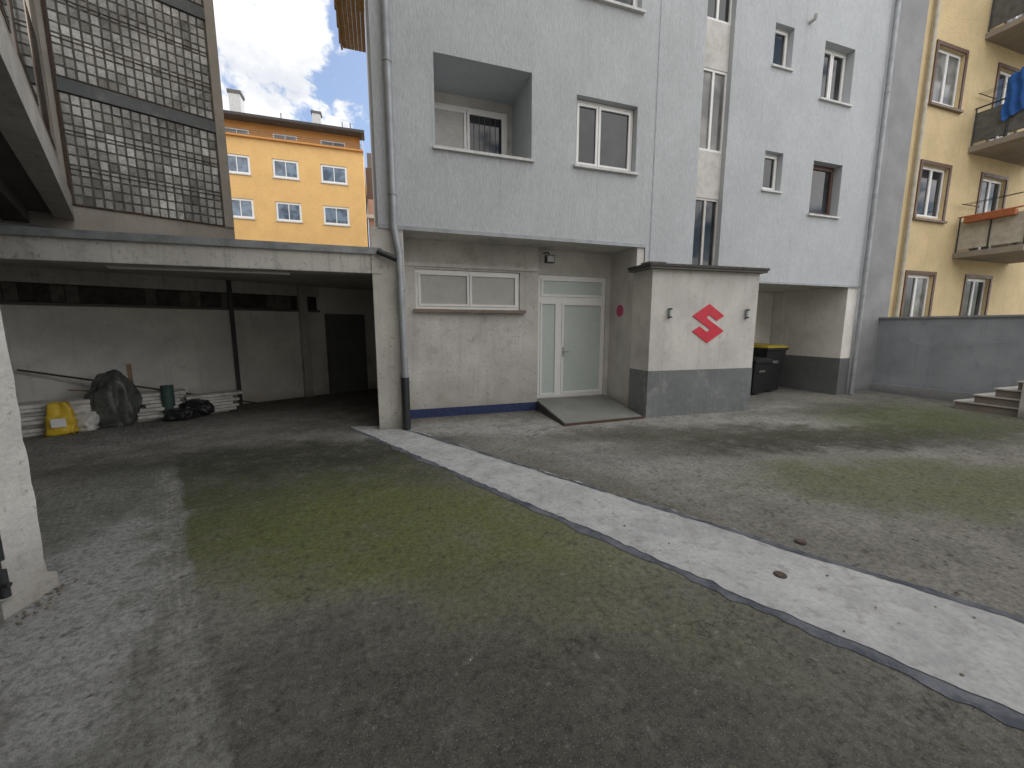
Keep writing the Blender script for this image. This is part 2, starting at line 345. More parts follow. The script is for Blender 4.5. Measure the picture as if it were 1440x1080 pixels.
segs=[(2.64,4.18,'g'),(4.18,5.05,'p'),(5.05,6.50,'l'),(6.50,7.32,'p'),(7.32,8.75,'w'),(8.75,9.6,'p'),(9.6,11.,'g'),(11.,11.9,'p'),(11.9,13.3,'g'),(13.3,14.9,'p')]
for a,b_,k in segs:
    if k=='p': box("stair_panel",5.975,6.625,6.69,6.75,a+.003,b_-.003,'panel',bb)
    else: window(Ff,"stair_window",5.975,6.625,a,b_,.1,bb,panes=2,gm={'g':'glass','l':'glassl','w':'glass'}[k],ft=.04,sash=False,fm='frame' if k!='g' else 'panel')
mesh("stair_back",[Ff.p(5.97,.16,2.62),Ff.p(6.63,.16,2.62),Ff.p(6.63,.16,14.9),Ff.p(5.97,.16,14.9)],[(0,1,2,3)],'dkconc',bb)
tube("vent_pipe",[(8.53,6.6,7.72),(8.53,6.50,7.72),(8.53,6.48,7.80)],.035,'panel',bb)
facade(F((0,7.3)),"ground_wall",.44,2.98,0,3.15,[(.66,2.60,1.97,2.66,.08)],'whiteg',bb)
window(F((0,7.3)),"ground_window",.665,2.595,1.975,2.655,.03,bb,panes=2,gm='frost2',ft=.05)
box("ground_sill",.62,2.70,7.20,7.34,1.91,1.965,'sillb',bb)
box("ground_lintel",.44,2.98,7.27,7.298,2.70,2.76,'white',bb)
box("base_band",.46,2.965,7.285,7.2985,0,.165,'navy',bb)
mesh("wall_return",[(2.98,7.3,0),(2.98,7.6,0),(2.98,7.6,3.15),(2.98,7.3,3.15)],[(0,1,2,3)],'white',bb)
facade(F((0,7.5)),"door_wall",2.98,4.70,0,3.15,[(3.06,4.60,.19,2.68,.08)],'white',bb)
Fd=F((0,7.5))
window(Fd,"door_transom",3.065,4.595,2.20,2.675,.02,bb,panes=1,gm='frost',ft=.06)
window(Fd,"door_leaf_fixed",3.065,3.53,.20,2.20,.021,bb,panes=1,gm='frost',ft=.05)
window(Fd,"door_leaf",3.53,4.595,.20,2.20,.02,bb,panes=1,gm='frost',ft=.06)
tube("door_handle",[(3.63,7.50,1.15),(3.63,7.44,1.15),(3.74,7.44,1.15)],.011,'metal',bb)
box("door_keyplate",3.61,3.65,7.494,7.5,1.05,1.24,'metal',bb)
box("corner_pillar",-.04,.44,6.6,7.3,0,3.149,'conc',bb,.012)
prism("fin_wall",[(4.70,6.62),(4.86,6.62),(4.86,7.9),(4.70,7.9)],0,3.149,'white',bb)
mesh("passage_back",[(6.9,8.5,.95),(11,8.5,.95),(11,8.5,2.6),(6.9,8.5,2.6)],[(0,1,2,3)],'garw',bb)
mesh("passage_back_wainscot",[(6.9,8.497,0),(11,8.497,0),(11,8.497,.95),(6.9,8.497,.95)],[(0,1,2,3)],'gwain',bb)
mesh("passage_side",[(6.93,6.6,0),(6.93,8.5,0),(6.93,8.5,2.6),(6.93,6.6,2.6)],[(0,1,2,3)],'beigew',bb)
box("passage_pier",10.60,10.93,6.62,8.49,.90,2.598,'garw',bb)
box("passage_pier_base",10.592,10.94,6.612,8.485,0,.90,'gwain',bb)
fl=empty("flood_light")
box("housing",3.08,3.26,7.16,7.26,2.86,3.0,'dkmetal',fl,.01);box("lens",3.10,3.24,7.15,7.158,2.875,2.985,'frost2',fl);tube("arm",[(3.17,7.22,3.0),(3.17,7.3,3.08),(3.17,7.5,3.08)],.012,'dkmetal',fl)
def disc(name,c,nrm,r,th,mat,parent=None,seg=32):
    bm=bmesh.new();bmesh.ops.create_cone(bm,cap_ends=True,segments=seg,radius1=r,radius2=r,depth=th)
    me=bpy.data.meshes.new(name);bm.to_mesh(me);bm.free();me.materials.append(M[mat]);o=bpy.data.objects.new(name,me);COL.objects.link(o)
    o.location=c;o.rotation_euler=Vector(nrm).to_track_quat('Z','Y').to_euler();o.parent=parent;return o
rs=empty("round_sign");disc("plate",(4.694,7.11,1.98),(1,0,0),.125,.008,'pinks',rs);disc("rim",(4.697,7.11,1.98),(1,0,0),.135,.004,'frame',rs)
rp=empty("door_ramp")
mesh("slab",[(2.92,5.92,0),(4.52,5.98,0),(4.62,7.5,.185),(2.98,7.5,.185),(2.98,7.5,0),(4.62,7.5,0),(2.92,5.92,.035),(4.52,5.98,.035)],[(6,7,2,3),(0,1,7,6),(0,6,3,4),(1,5,2,7)],'ramp',rp)
mesh("edge_angle",[(2.90,5.90,0),(4.54,5.96,0),(4.54,5.96,.04),(2.90,5.90,.04),(2.90,5.93,.042),(4.54,5.99,.042)],[(0,1,2,3),(3,2,5,4)],'rust',rp)
mesh("edge_angle_side",[(2.90,5.90,0),(2.90,5.90,.042),(2.962,7.29,.185),(2.962,7.29,0),(2.93,5.90,.043),(2.99,7.29,.188)],[(0,1,2,3),(1,4,5,2)],'mortard',rp)
# ---------------------------------------------------------------- shed
sh=empty("utility_shed")
fp=[(4.62,6.03),(6.95,5.90),(6.97,8.2),(4.87,8.2),(4.87,6.6),(4.63,6.6)]
prism("walls",fp,.86,2.66,'white',sh)
def off(p,d):
    cx=5.8;cy=7.0;return [(x+(d if x>cx else -d),y+(d if y>cy else -d)) for x,y in p]
prism("wainscot",off(fp,.006),0,.86,'wains',sh)
prism("roof_slab",[(4.50,5.94),(7.03,5.80),(7.05,6.59),(4.50,6.59)],2.66,2.70,'dkconc',sh)
prism("roof_felt",[(4.48,5.92),(7.05,5.78),(7.07,6.585),(4.48,6.585)],2.701,2.745,'roof',sh)
prism("roof_stone",[(4.56,6.05),(4.9,6.03),(4.9,6.3),(4.56,6.3)],2.75,2.79,'dkconc',sh)
sd_=F((4.62,6.03),(2.33,-.13))
S=[(50,100),(98,70),(76,57),(52,72),(43,65),(100,31),(50,0),(2,30),(24,43),(48,28),(57,35),(0,69)]
lx,lz,w_,h_=.87,1.355,.72,.72
vs=[sd_.p(lx+a/100*w_,-.012,lz+b_/100*h_) for a,b_ in S]+[sd_.p(lx+a/100*w_,-.001,lz+b_/100*h_) for a,b_ in S]
n=12
mesh("wall_logo",vs,[tuple(range(n))]+[(i,i+n,(i+1)%n+n,(i+1)%n) for i in range(n)],'red')
for k,(u,z) in enumerate(((.37,1.90),(2.08,1.90))):
    wl=empty("wall_light")
    boxf(sd_,"back_plate",u-.03,u+.03,-.015,-.002,z-.09,z+.09,'metal',wl,.003)
    tube("glass_tube",[sd_.p(u,-.05,z-.06),sd_.p(u,-.05,z+.06)],.024,'frost',wl)
    tube("cap",[sd_.p(u,-.05,z+.06),sd_.p(u,-.05,z+.085)],.03,'dkmetal',wl)
    tube("bottom_cap",[sd_.p(u,-.05,z-.085),sd_.p(u,-.05,z-.06)],.03,'dkmetal',wl)
# ---------------------------------------------------------------- pipes
dp=empty("downpipe")
tube("upper",[(.30,6.52,H),(.30,6.52,3.15),(.36,6.50,2.75),(.38,6.50,.85)],.055,'metal',dp)
tube("lower",[(.38,6.50,.86),(.38,6.50,.02)],.065,'dkmetal',dp)
for z in (.9,2.2,3.6,5.4,7.2): tube("bracket",[(.30 if z>3 else .38,6.52,z),(.30 if z>3 else .38,6.52,z+.03)],.064,'metal',dp)
tube("gutter_outlet",[(.05,6.52,2.78),(.2,6.5,2.72),(.36,6.5,2.66)],.045,'dkmetal',dp)
dp2=empty("downpipe")
tube("pipe",[(10.98,6.53,H),(10.98,6.53,0.02)],.05,'metal',dp2)
for z in (.5,2.4,4.6,6.8): tube("bracket",[(10.98,6.53,z),(10.98,6.53,z+.03)],.058,'metal',dp2)
wb=empty("wooden_balcony")
for i in range(6): box("plank",-.50+i*.09,-.50+i*.09+.086,9.2,11.8,8.55,8.6,'wood',wb)
box("side_board",-.55,-.505,9.2,11.8,8.5,10.6,'wood',wb)
for i in range(5): box("side_rib",-.575,-.552,9.3+i*.55,9.38+i*.55,8.5,10.6,'woodst',wb)
box("front_board",-.55,.06,9.14,9.19,8.5,10.6,'wood',wb)
# ---------------------------------------------------------------- garage
ga=empty("garage")
Fb=F((-2.86,9.9),(.89,.46))
prism("roof_slab",[(-7.5,6.62),(.07,6.62),(.07,13.5),(-7.5,13.5)],2.60,2.80,'ceil',ga)
box("front_lintel",-7.5,-.042,6.6,6.9,2.46,2.775,'conc',ga,.01)
box("lintel_over_pillar",-.042,.10,6.585,6.60,2.46,2.775,'conc',ga)
box("roof_flashing",-7.5,.12,6.57,6.63,2.776,2.84,'zinc',ga)
box("flashing_lip",-7.5,.12,6.56,6.569,2.74,2.80,'zinc',ga)
mesh("roof_gravel",[(-7.5,6.63,2.81),(.07,6.63,2.81),(.07,13.5,2.81),(-7.5,13.5,2.81)],[(0,1,2,3)],'dkconc',ga)
boxf(Fb,"back_wall",-5,3.6,0,.2,0,2.04,'garw',ga)
boxf(Fb,"upper_band",-5,1.7,.02,.2,2.04,2.60,'mortard',ga)
boxf(Fb,"upper_band_right",1.7,3.6,.0,.2,2.04,2.60,'garw',ga)
boxf(Fb,"band_ledge",-5,1.75,-.05,.0,2.0,2.045,'dkconc',ga)
boxf(Fb,"band_beam",-5,1.75,-.03,.02,2.36,2.60,'conc',ga)
for i in range(40):
    u=-4.8+i*.165
    if u<1.55: boxf(Fb,"band_block",u,u+.15,.0,.03,2.06,2.34,'mortar' if random.random()<.25 else 'mortard',ga)
boxf(Fb,"column",1.27,1.43,-.16,0,0,2.6,'conc',ga)
boxf(Fb,"steel_post",-.07,.0,-.1,-.03,0,2.6,'dkmetal',ga)
boxf(Fb,"door_frame",1.86,2.86,-.03,0,0,1.97,'dkconc',ga)
boxf(Fb,"door_panel",1.92,2.80,-.05,-.03,0.01,1.91,'gwain',ga)
mesh("right_wall",[(-.02,7.3,0),(-.02,11.6,0),(-.02,11.6,2.6),(-.02,7.3,2.6)],[(0,1,2,3)],'conc',ga)
mesh("left_wall",[(-7.0,5,0),(-7.0,9,0),(-7.0,9,2.6),(-7.0,5,2.6)],[(0,1,2,3)],'conc',ga)
lt=empty("fluorescent_light")
fl_=F((-3.48,6.98),(2.33,-.05))
boxf(fl_,"body",0,2.3,0,.09,2.47,2.53,'frame',lt,.004);tube("tube",[fl_.p(.05,.045,2.455),fl_.p(2.25,.045,2.455)],.018,'frame',lt)
for u in (.3,2.0): boxf(fl_,"hanger",u,u+.02,.03,.05,2.53,2.6,'metal',lt)
# ---------------------------------------------------------------- glass block stair tower + wing
gb=empty("glass_block_building")
Fg=F((-5.2,9.86),(.9,.43))
boxf(Fg,"wall_base",-8,2.47,.0,.25,2.81,3.86,'beigew',gb)
boxf(Fg,"wall_behind_wing",-8,-.025,.0,.25,3.86,15.5,'beigew',gb)
boxf(Fg,"corner_strip",-.02,.02,-.035,.1,3.88,15.5,'rust',gb)
cols=17
def blocks(z0,z1,rows,name):
    vs=[];fs=[];rn=[]
    ua,ub=.02,2.28;cw=(ub-ua)/cols;ch=(z1-z0)/rows;g_=.007
    for i in range(cols):
        for j in range(rows):
            a=ua+i*cw+g_;b_=ua+(i+1)*cw-g_;c=z0+j*ch+g_;e=z0+(j+1)*ch-g_;k=.012;n=len(vs)
            vs+= [Fg.p(a,.03,c),Fg.p(b_,.03,c),Fg.p(b_,.03,e),Fg.p(a,.03,e)]
            tw=random.uniform(-.008,.008);tz=random.uniform(-.006,.006)
            vs+= [Fg.p(a+k,.012+tw,c+k),Fg.p(b_-k,.012-tw+tz,c+k),Fg.p(b_-k,.012-tw-tz,e-k),Fg.p(a+k,.012+tw,e-k)]
            fs+= [(n+4,n+5,n+6,n+7),(n,n+1,n+5,n+4),(n+1,n+2,n+6,n+5),(n+2,n+3,n+7,n+6),(n+3,n,n+4,n+7)]
            rn+= [min(1,max(0,random.gauss(.5+.7*noise.noise(Vector((i*.25,j*.4,z0*1.7))),.20)))]*8
    o=mesh(name,vs,fs,'gblock',gb);at=o.data.attributes.new("rnd",'FLOAT','POINT')
    for q,x in enumerate(rn): at.data[q].value=x
    boxf(Fg,name+"_mortar",ua-.0,ub+.02,.026,.2,z0,z1,'mortar',gb)
for i in range(5):
    z=3.88+i*2.18
    blocks(z,z+1.92,11,"glass_blocks")
    boxf(Fg,"floor_band",.021,2.30,-.02,.2,z+1.93,z+2.17,'wains',gb)
    boxf(Fg,"panel_trim",.021,2.30,-.03,.02,z-.02,z+.0,'rust',gb)
    for q in range(2): boxf(Fg,"tie_bar",.021,2.29,-.004,.004,z+.62+q*.66,z+.635+q*.66,'rust',gb)
boxf(Fg,"corner_column",2.30,2.47,-.03,.3,3.86,15.5,'beigew',gb,.01)
mesh("tower_right_side",[Fg.p(2.47,.2,2.81),Fg.p(2.47,9,2.81),Fg.p(2.47,9,15.5),Fg.p(2.47,.2,15.5)],[(0,1,2,3)],'beigew',gb)
boxf(Fg,"tower_roof",-.2,2.6,-.1,9,15.5,15.8,'zinc',gb)
Fw=F((-5.2,9.86),(-.9,-.43))
def wbox(name,along0,along1,out0,out1,z0,z1,mat,bev=0):
    return boxf(Fw,name,out0,out1,along0,along1,z0,z1,mat,gb,bev)
wbox("wing_fascia",.04,16,0.0,.25,3.60,4.02,'conc')
wbox("wing_wall",.04,16,.10,.3,4.02,15.5,'beigew')
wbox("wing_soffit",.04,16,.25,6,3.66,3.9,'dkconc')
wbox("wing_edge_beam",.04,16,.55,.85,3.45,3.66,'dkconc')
for i in range(8):
    for k in range(3):
        wbox("wing_window",.5+i*1.9,.5+i*1.9+1.4,.085,.10,4.7+k*3,6.1+k*3,'glass')
        wbox("wing_window_frame",.45+i*1.9,.5+i*1.9+1.45,.09,.098,4.65+k*3,6.15+k*3,'brown')
wbox("wing_lower_wall",.04,9,2.2,2.4,0,3.66,'dkconc')
tube("wing_pipe",[Fw.p(.1,.5,3.30),Fw.p(3.5,.9,3.30)],.045,'metal',gb)
wbox("wing_roof",-.2,16,.0,6,15.5,15.8,'zinc')
# near pier
np_=empty("concrete_pier")
o=prism("shaft",[(-2.11,2.88),(-2.05,3.14),(-2.75,3.3),(-2.8,2.9)],.10,3.44,'pier',np_)
bm=bmesh.new();bm.from_mesh(o.data);bmesh.ops.subdivide_edges(bm,edges=[e for e in bm.edges if abs(e.verts[0].co.z-e.verts[1].co.z)>1],cuts=60)
for v in bm.verts:
    if v.co.x>-2.3: v.co.x+=noise.noise(Vector((v.co.y*3,1,v.co.z*5)))*.008;v.co.y+=noise.noise(Vector((4,v.co.y*3,v.co.z*9)))*.010
bm.to_mesh(o.data);bm.free()
prism("foot",[(-2.085,2.86),(-2.025,3.17),(-2.77,3.33),(-2.83,2.88)],0,.10,'pier',np_)
hg=empty("gate_hinge")
box("plate",-2.098,-2.08,2.80,2.90,.16,.50,'rust',hg,.003);tube("pin",[(-2.06,2.86,.14),(-2.06,2.86,.30)],.022,'dkmetal',hg);tube("pin_upper",[(-2.06,2.86,.36),(-2.06,2.86,.52)],.022,'dkmetal',hg);tube("bolt",[(-2.10,2.86,.22),(-2.02,2.84,.22)],.014,'dkmetal',hg)
# ---------------------------------------------------------------- right: grey fire wall, low wall, steps
fw=empty("fire_wall_building")
box("wall",10.96,12.5,6.8,14,0,16,'greywall',fw);box("coping",10.9,12.6,6.75,14,16,16.15,'zinc',fw)
lw=empty("boundary_wall")
prism("wall",[(12.2,6.8),(12.45,6.8),(12.75,-4),(12.5,-4)],0,1.86,'lowwall',lw)
prism("coping",[(12.16,6.8),(12.49,6.8),(12.79,-4),(12.46,-4)],1.86,1.90,'greywall',lw)
prism("socket",[(12.15,6.8),(12.2,6.8),(12.5,-4),(12.45,-4)],0,.22,'greywall',lw)
tube("cable",[(12.17,6.3,1.5),(12.175,6.0,1.27),(12.19,5.6,1.2),(12.21,5.0,1.3),(12.225,4.3,1.4)],.003,'metal',lw)
st=empty("stone_steps")
for i in range(4):
    y1=4.75-i*.27
    box("step_%d"%(i+1),11.2,12.25,2.6,y1,i*.165,(i+1)*.165-.03,'step',st);box("tread_%d"%(i+1),11.17,12.25,2.59,y1+.02,(i+1)*.165-.03,(i+1)*.165,'conc',st,.006)
box("cheek",11.08,11.19,2.6,3.85,0,.95,'conc',st,.01)
# ---------------------------------------------------------------- yellow building
yb=empty("yellow_apartment_building")
Yy=7.5;Fy=F((0,Yy));yh=[]
for k in range(-1,4):
    z=4.72+k*2.94
    for a,b_ in ((14.38,15.60),(21.6,22.9)): yh.append((a,b_,z,z+1.38,.14))
    yh.append((17.25,18.5,z-.85 if k>=0 else z,z+1.38,.14))
facade(Fy,"front_wall",12.52,27,0,16,yh,'yellow',yb)
for h in yh:
    window(Fy,"window",h[0]+.004,h[1]-.004,h[2]+.004,h[3]-.004,.09,yb,panes=2,gms=[random.choice(['glass','glassl','glass']),random.choice(['glass','glassl'])],ft=.05,split=[.5])
    a,b_,c,e=h[:4]
    box("trim_left",a-.09,a,7.47,7.5,c-.05,e+.09,'brown',yb);box("trim_right",b_,b_+.09,7.47,7.5,c-.05,e+.09,'brown',yb)
    box("trim_top",a,b_,7.471,7.5,e,e+.09,'brown',yb);box("sill",a-.12,b_+.12,7.42,7.5,c-.11,c-.052,'sillb',yb)
mesh("sides",[(27,7.5,0),(27,17,0),(27,17,16),(27,7.5,16),(12.52,7.5,16),(12.52,17,16),(12.52,7.5,0),(12.52,17,0)],[(0,1,2,3),(4,6,7,5)],'yellow',yb)
box("roof",12.4,27.3,7.1,17.3,16,16.2,'roof',yb)
tube("downpipe",[(14.0,7.42,16),(14.0,7.42,2.2),(13.9,7.42,1.2)],.05,'balcl',yb)
for k in range(0,4):
    z=3.86+k*2.94-.03
    b0=empty("balcony_%d"%(k+1));b0.parent=yb
    box("slab",16.35,19.4,6.1,7.498,z-.16,z,'slab',b0,.01)
    pm='balcl' if k==0 else 'balc'
    box("panel_side",16.39,16.41,6.14,7.46,z+.08,z+.88,pm,b0);box("panel_front",16.43,19.35,6.13,6.15,z+.08,z+.88,pm,b0);box("panel_right",19.34,19.36,6.17,7.46,z+.08,z+.88,pm,b0)
    for (x,y) in ((16.38,6.12),(16.38,6.8),(16.38,7.45),(17.4,6.12),(18.4,6.12),(19.36,6.12)): tube("post",[(x,y,z),(x,y,z+1.0)],.018,'dkmetal',b0)
    tube("rail",[(16.38,7.48,z+1.0),(16.38,6.12,z+1.0),(19.36,6.12,z+1.0),(19.36,7.48,z+1.0)],.022,'dkmetal' if k else 'redbox',b0)
    for q in range(3): tube("drying_line",[(16.3+q*.12,6.2,z+1.35+q*.02),(16.3+q*.12,7.4,z+1.35)],.005,'dkmetal',b0)
    tube("line_arm",[(16.25,7.4,z+1.35),(17.1,7.4,z+1.35)],.012,'rust',b0);tube("line_arm",[(16.25,6.2,z+1.35),(17.1,6.2,z+1.35)],.012,'rust',b0)
box("flower_box",16.2,16.36,6.3,7.3,4.62,4.78,'redbox',yb,.02)
ac=empty("air_conditioner")
box("case",16.9,17.7,6.6,6.95,3.9,4.5,'balcl',ac,.02);disc("fan_grille",(17.2,6.59,4.2),(0,-1,0),.22,.02,'dkmetal',ac);box("foot",16.95,17.65,6.62,6.93,3.83,3.9,'dkmetal',ac)
cvs=[];cfs=[]
for i in range(9):
    for j in range(13):
        cvs.append((16.32+.05*math.sin(i*1.7+j*.3),6.5+i*.05+.02*math.sin(j*.9),8.42-j*.09-.03*math.sin(i*2.)-.02*i))
for i in range(8):
    for j in range(12): cfs.append((i*13+j,i*13+j+1,(i+1)*13+j+1,(i+1)*13+j))
mesh("laundry_cloth",cvs,cfs,'cloth',None,True)
# ---------------------------------------------------------------- orange building far behind
ob=empty("orange_apartment_building")
K=32/24.
def sx(x): return x*K
def sz(z): return 1.65+(z-1.65)*K
Fo=F((0,32))
oh=[]
cx=[(-4.63,-3.45),(-2.43,-1.16),(-6.75,-5.60),(-8.9,-7.7),(-11,-9.8)]
for a,b_ in cx:
    for (c,e) in ((9.12,10.0),(7.04,7.97),(4.95,5.9),(2.9,3.8)): oh.append((sx(a),sx(b_),sz(c),sz(e),.12))
facade(Fo,"front_wall",sx(-13),sx(-.32),0,sz(10.82),oh,'orange',ob)
for h in oh: window(Fo,"window",h[0]+.01,h[1]-.01,h[2]+.01,h[3]-.01,.05,ob,panes=2,gm='glasssky',ft=.12,sash=False)
for h in oh: box("sill",h[0]-.05,h[1]+.05,31.93,32,h[2]-.07,h[2]-.01,'sill',ob)
box("terrace_edge",sx(-13),sx(-.30),31.8,32.6,sz(10.82),sz(10.90),'orange2',ob)
ah=[(sx(a)+.05,sx(b_)-.05,sz(11.0),sz(11.38),.1) for a,b_ in cx]
facade(F((0,32.6)),"attic_wall",sx(-13),sx(-.45),sz(10.9),sz(11.75),ah,'orange2',ob)
for h in ah: window(F((0,32.6)),"attic_window",h[0],h[1],h[2],h[3],.04,ob,panes=2,gm='glasssky',ft=.08,sash=False)
for i in range(3): tube("terrace_rail",[(sx(-13),31.9,sz(10.95+i*.1)),(sx(-.35),31.9,sz(10.95+i*.1))],.02,'sillb',ob)
mesh("roof",[(sx(-13),31.7,sz(11.72)),(sx(-.2),31.7,sz(11.72)),(sx(-.6),40,sz(14.2)),(sx(-13),40,sz(14.2)),(sx(-.2),31.7,sz(11.84)),(sx(-13),31.7,sz(11.84))],[(0,1,4,5),(5,4,2,3)],'roof',ob)
mesh("roof_under",[(sx(-13),31.7,sz(11.718)),(sx(-.2),31.7,sz(11.718)),(sx(-.2),33,sz(11.718)),(sx(-13),33,sz(11.718))],[(0,1,2,3)],'dkconc',ob)
mesh("side_wall",[(sx(-.32),32,0),(sx(-.32),44,0),(sx(-.32),44,sz(11.7)),(sx(-.32),32,sz(11.7))],[(0,1,2,3)],'orange',ob)
box("chimney",sx(-2.75),sx(-2.35),33,33.6,sz(11.8),sz(12.75),'sill',ob);box("chimney_cap",sx(-2.8),sx(-2.3),32.95,33.65,sz(12.75),sz(12.85),'dkconc',ob)
box("chimney_large",sx(-6.45),sx(-5.95),33,33.8,sz(11.8),sz(13.1),'sill',ob);box("chimney_cap_large",sx(-6.5),sx(-5.9),32.95,33.85,sz(13.1),sz(13.25),'dkconc',ob)
for x in (-.9,-1.3,-4.2): tube("antenna",[(sx(x),33,sz(11.9)),(sx(x),33,sz(12.5))],.03,'dkmetal',ob)
nb=empty("pink_townhouse")
box("walls",-.3,6,36,44,0,sz(8.6)+1,'pink',nb);box("upper_storey",-.35,6,36.2,44,sz(8.6)+1,sz(10.3)+1.2,'brown',nb)
box("balcony",-.5,1.5,35.6,36,sz(8.2),sz(8.4),'sill',nb);box("chimney",-.2,.25,38,38.6,14,16.2,'step',nb)
# ---------------------------------------------------------------- sunlit building closing the courtyard behind
cb=empty("courtyard_building")
Fc=F((14,-11),(-1,0))
ch_=[(1+i*2.6,2.2+i*2.6,1.2+k*3,2.7+k*3,.15) for i in range(9) for k in range(3)]
facade(Fc,"front_wall",0,25,0,9.5,ch_,'white',cb)
for h in ch_: window(Fc,"window",h[0],h[1],h[2],h[3],.1,cb,panes=2,gm='glass',sash=False)
box("roof",-11,14,-20,-10.8,9.5,9.8,'roof',cb)
# ---------------------------------------------------------------- bins
def bin_(x,y,s,rot,lid):
    e=empty("wheeled_bin")
    fr=F((x,y),(math.cos(rot),math.sin(rot)))
    w1,w2,d1,d2,h=.23*s,.29*s,.26*s,.34*s,.95*s
    vs=[fr.p(a*w1,b_*d1,.05) for a,b_ in((-1,-1),(1,-1),(1,1),(-1,1))]+[fr.p(a*w2,b_*d2,h) for a,b_ in((-1,-1),(1,-1),(1,1),(-1,1))]
    o=mesh("body",vs,[(3,2,1,0),(4,5,6,7),(0,1,5,4),(1,2,6,5),(2,3,7,6),(3,0,4,7)],'binb',e)
    boxf(fr,"rim",-w2-.03,w2+.03,-d2-.03,d2+.03,h-.06,h,'binb',e,.01)
    vs=[fr.p(a*(w2+.04),b_*(d2+.04),h+.002) for a,b_ in((-1,-1),(1,-1),(1,1),(-1,1))]+[fr.p(a*(w2-.02),b_*(d2-.03),h+.05+(.04 if b_>0 else 0)) for a,b_ in((-1,-1),(1,-1),(1,1),(-1,1))]
    mesh("lid",vs,[(3,2,1,0),(4,5,6,7),(0,1,5,4),(1,2,6,5),(2,3,7,6),(3,0,4,7)],lid,e)
    for q in (-1,1): disc("wheel",fr.p(q*(w1+.02),d1,.1),(fr.d[0],fr.d[1],0),.1,.05,'black',e)
    tube("handle",[fr.p(-w2*.8,d2+.08,h+.01),fr.p(w2*.8,d2+.08,h+.01)],.015,'black',e)
    boxf(fr,"label",-.10,.10,-(d1+d2)/2-.03,-(d1+d2)/2-.015,h*.66,h*.72,'mortar',e)
bin_(9.42,7.75,1.2,.05,'biny')
bin_(8.75,7.45,.9,.05,'binb')
# ---------------------------------------------------------------- junk in garage
def stack(name,x,y,rot,w,dp_,n_,th,mat,jit=.04,z0=0.):
    e=empty(name)
    for i in range(n_):
        r=rot+random.uniform(-1,1)*jit*1.5;fr=F((x+random.uniform(-1,1)*jit,y+random.uniform(-1,1)*jit),(math.cos(r),math.sin(r)))
        k=random.uniform(.8,1.08);boxf(fr,"board_%d"%(i+1),-w/2*k,w/2*k,-dp_/2,dp_/2,z0+i*th+.001,z0+(i+1)*th-.006,mat,e,.003)
    return e
def blobm(name,c,s,mat,amp=.25,fr_=2.5,seed=0,sub=5,taper=0):
    bm=bmesh.new();bmesh.ops.create_icosphere(bm,subdivisions=sub,radius=1)
    for v in bm.verts:
        p=v.co.copy()
        q=Vector((math.copysign(abs(p.x)**.7,p.x),math.copysign(abs(p.y)**.7,p.y),math.copysign(abs(p.z)**.8,p.z)))
        fold=abs(noise.noise(Vector((p.x*2.4,p.y*2.4,p.z*1.5))+Vector((seed,3,0))))
        k=1+amp*noise.noise(p*fr_*.6+Vector((seed,0,0)))+amp*.6*(fold-.2)+amp*.22*abs(noise.noise(p*6+Vector((0,seed,0))))+amp*.1*abs(noise.noise(p*14+Vector((0,seed,0))))
        q=q*k;tp=1-taper*max(0,q.z);v.co=Vector((q.x*s[0]*tp,q.y*s[1]*tp,max(q.z,-.92)*s[2]))
    me=bpy.data.meshes.new(name);bm.to_mesh(me);bm.free();me.materials.append(M[mat])
    for q in me.polygons:q.use_smooth=True
    o=bpy.data.objects.new(name,me);COL.objects.link(o);o.location=c;return o
bk=.477
stack("insulation_boards",-5.05,8.15,bk,1.15,.45,8,.062,'board',.04)
stack("insulation_boards",-4.55,8.38,bk,.6,.4,8,.05,'board',.05)
stack("paving_slabs",-3.85,8.78,bk,.62,.42,8,.062,'board',.07)
stack("paving_slabs",-3.15,9.05,bk,.85,.35,7,.055,'board',.08)
e=empty("cement_sack")
o=boxf(F((-4.72,7.93),(.93,.36)),"bag",-.14,.14,-.09,.09,0,.50,'yel',e)
bm=bmesh.new();bm.from_mesh(o.data);bmesh.ops.subdivide_edges(bm,edges=bm.edges[:],cuts=9,use_grid_fill=True)
for v in bm.verts:
    k=v.co.z/.5;v.co+=Vector((noise.noise(v.co*9),noise.noise(v.co*9+Vector((5,0,0))),noise.noise(v.co*8+Vector((0,9,0)))*.8))*.05
    ctr=Vector((-4.72+.05*(k>.7)*(k-.7)*3,7.93,v.co.z));v.co=ctr+(v.co-ctr)*(1.15-.75*max(0,k-.55)-.15*abs(k-.3))
    v.co.z=max(v.co.z,.004)
bm.to_mesh(o.data);bm.free()
for p in o.data.polygons:p.use_smooth=True
boxf(F((-4.72,7.93),(.93,.36)),"label",-.08,.08,-.142,-.136,.14,.27,'frame',e)
blobm("tarp_bundle",(-4.27,8.38,.42),(.29,.21,.45),'tarp',.34,2.2,4,5,.18)
blobm("plastic_bag",(-3.42,8.52,.10),(.20,.14,.10),'black',.4,2.5,9)
blobm("plastic_bag",(-3.25,8.75,.16),(.20,.15,.15),'black',.4,2.5,13)
blobm("rubble_bag",(-4.52,8.12,.14),(.13,.11,.15),'board',.3,2.5,19)
tube("rolled_mat",[(-3.62,8.62,0),(-3.63,8.66,.62)],.095,'green')
boxf(F((-4.08,8.55),(.9,.3)),"wooden_stake",-.03,.03,-.02,.02,0,1.02,'woodst',None,.004)
tube("long_pole",[(-5.45,8.45,.98),(-2.45,9.35,.10)],.016,'rust')
tube("long_pole",[(-4.9,8.5,.62),(-3.0,9.1,.3)],.012,'woodst')
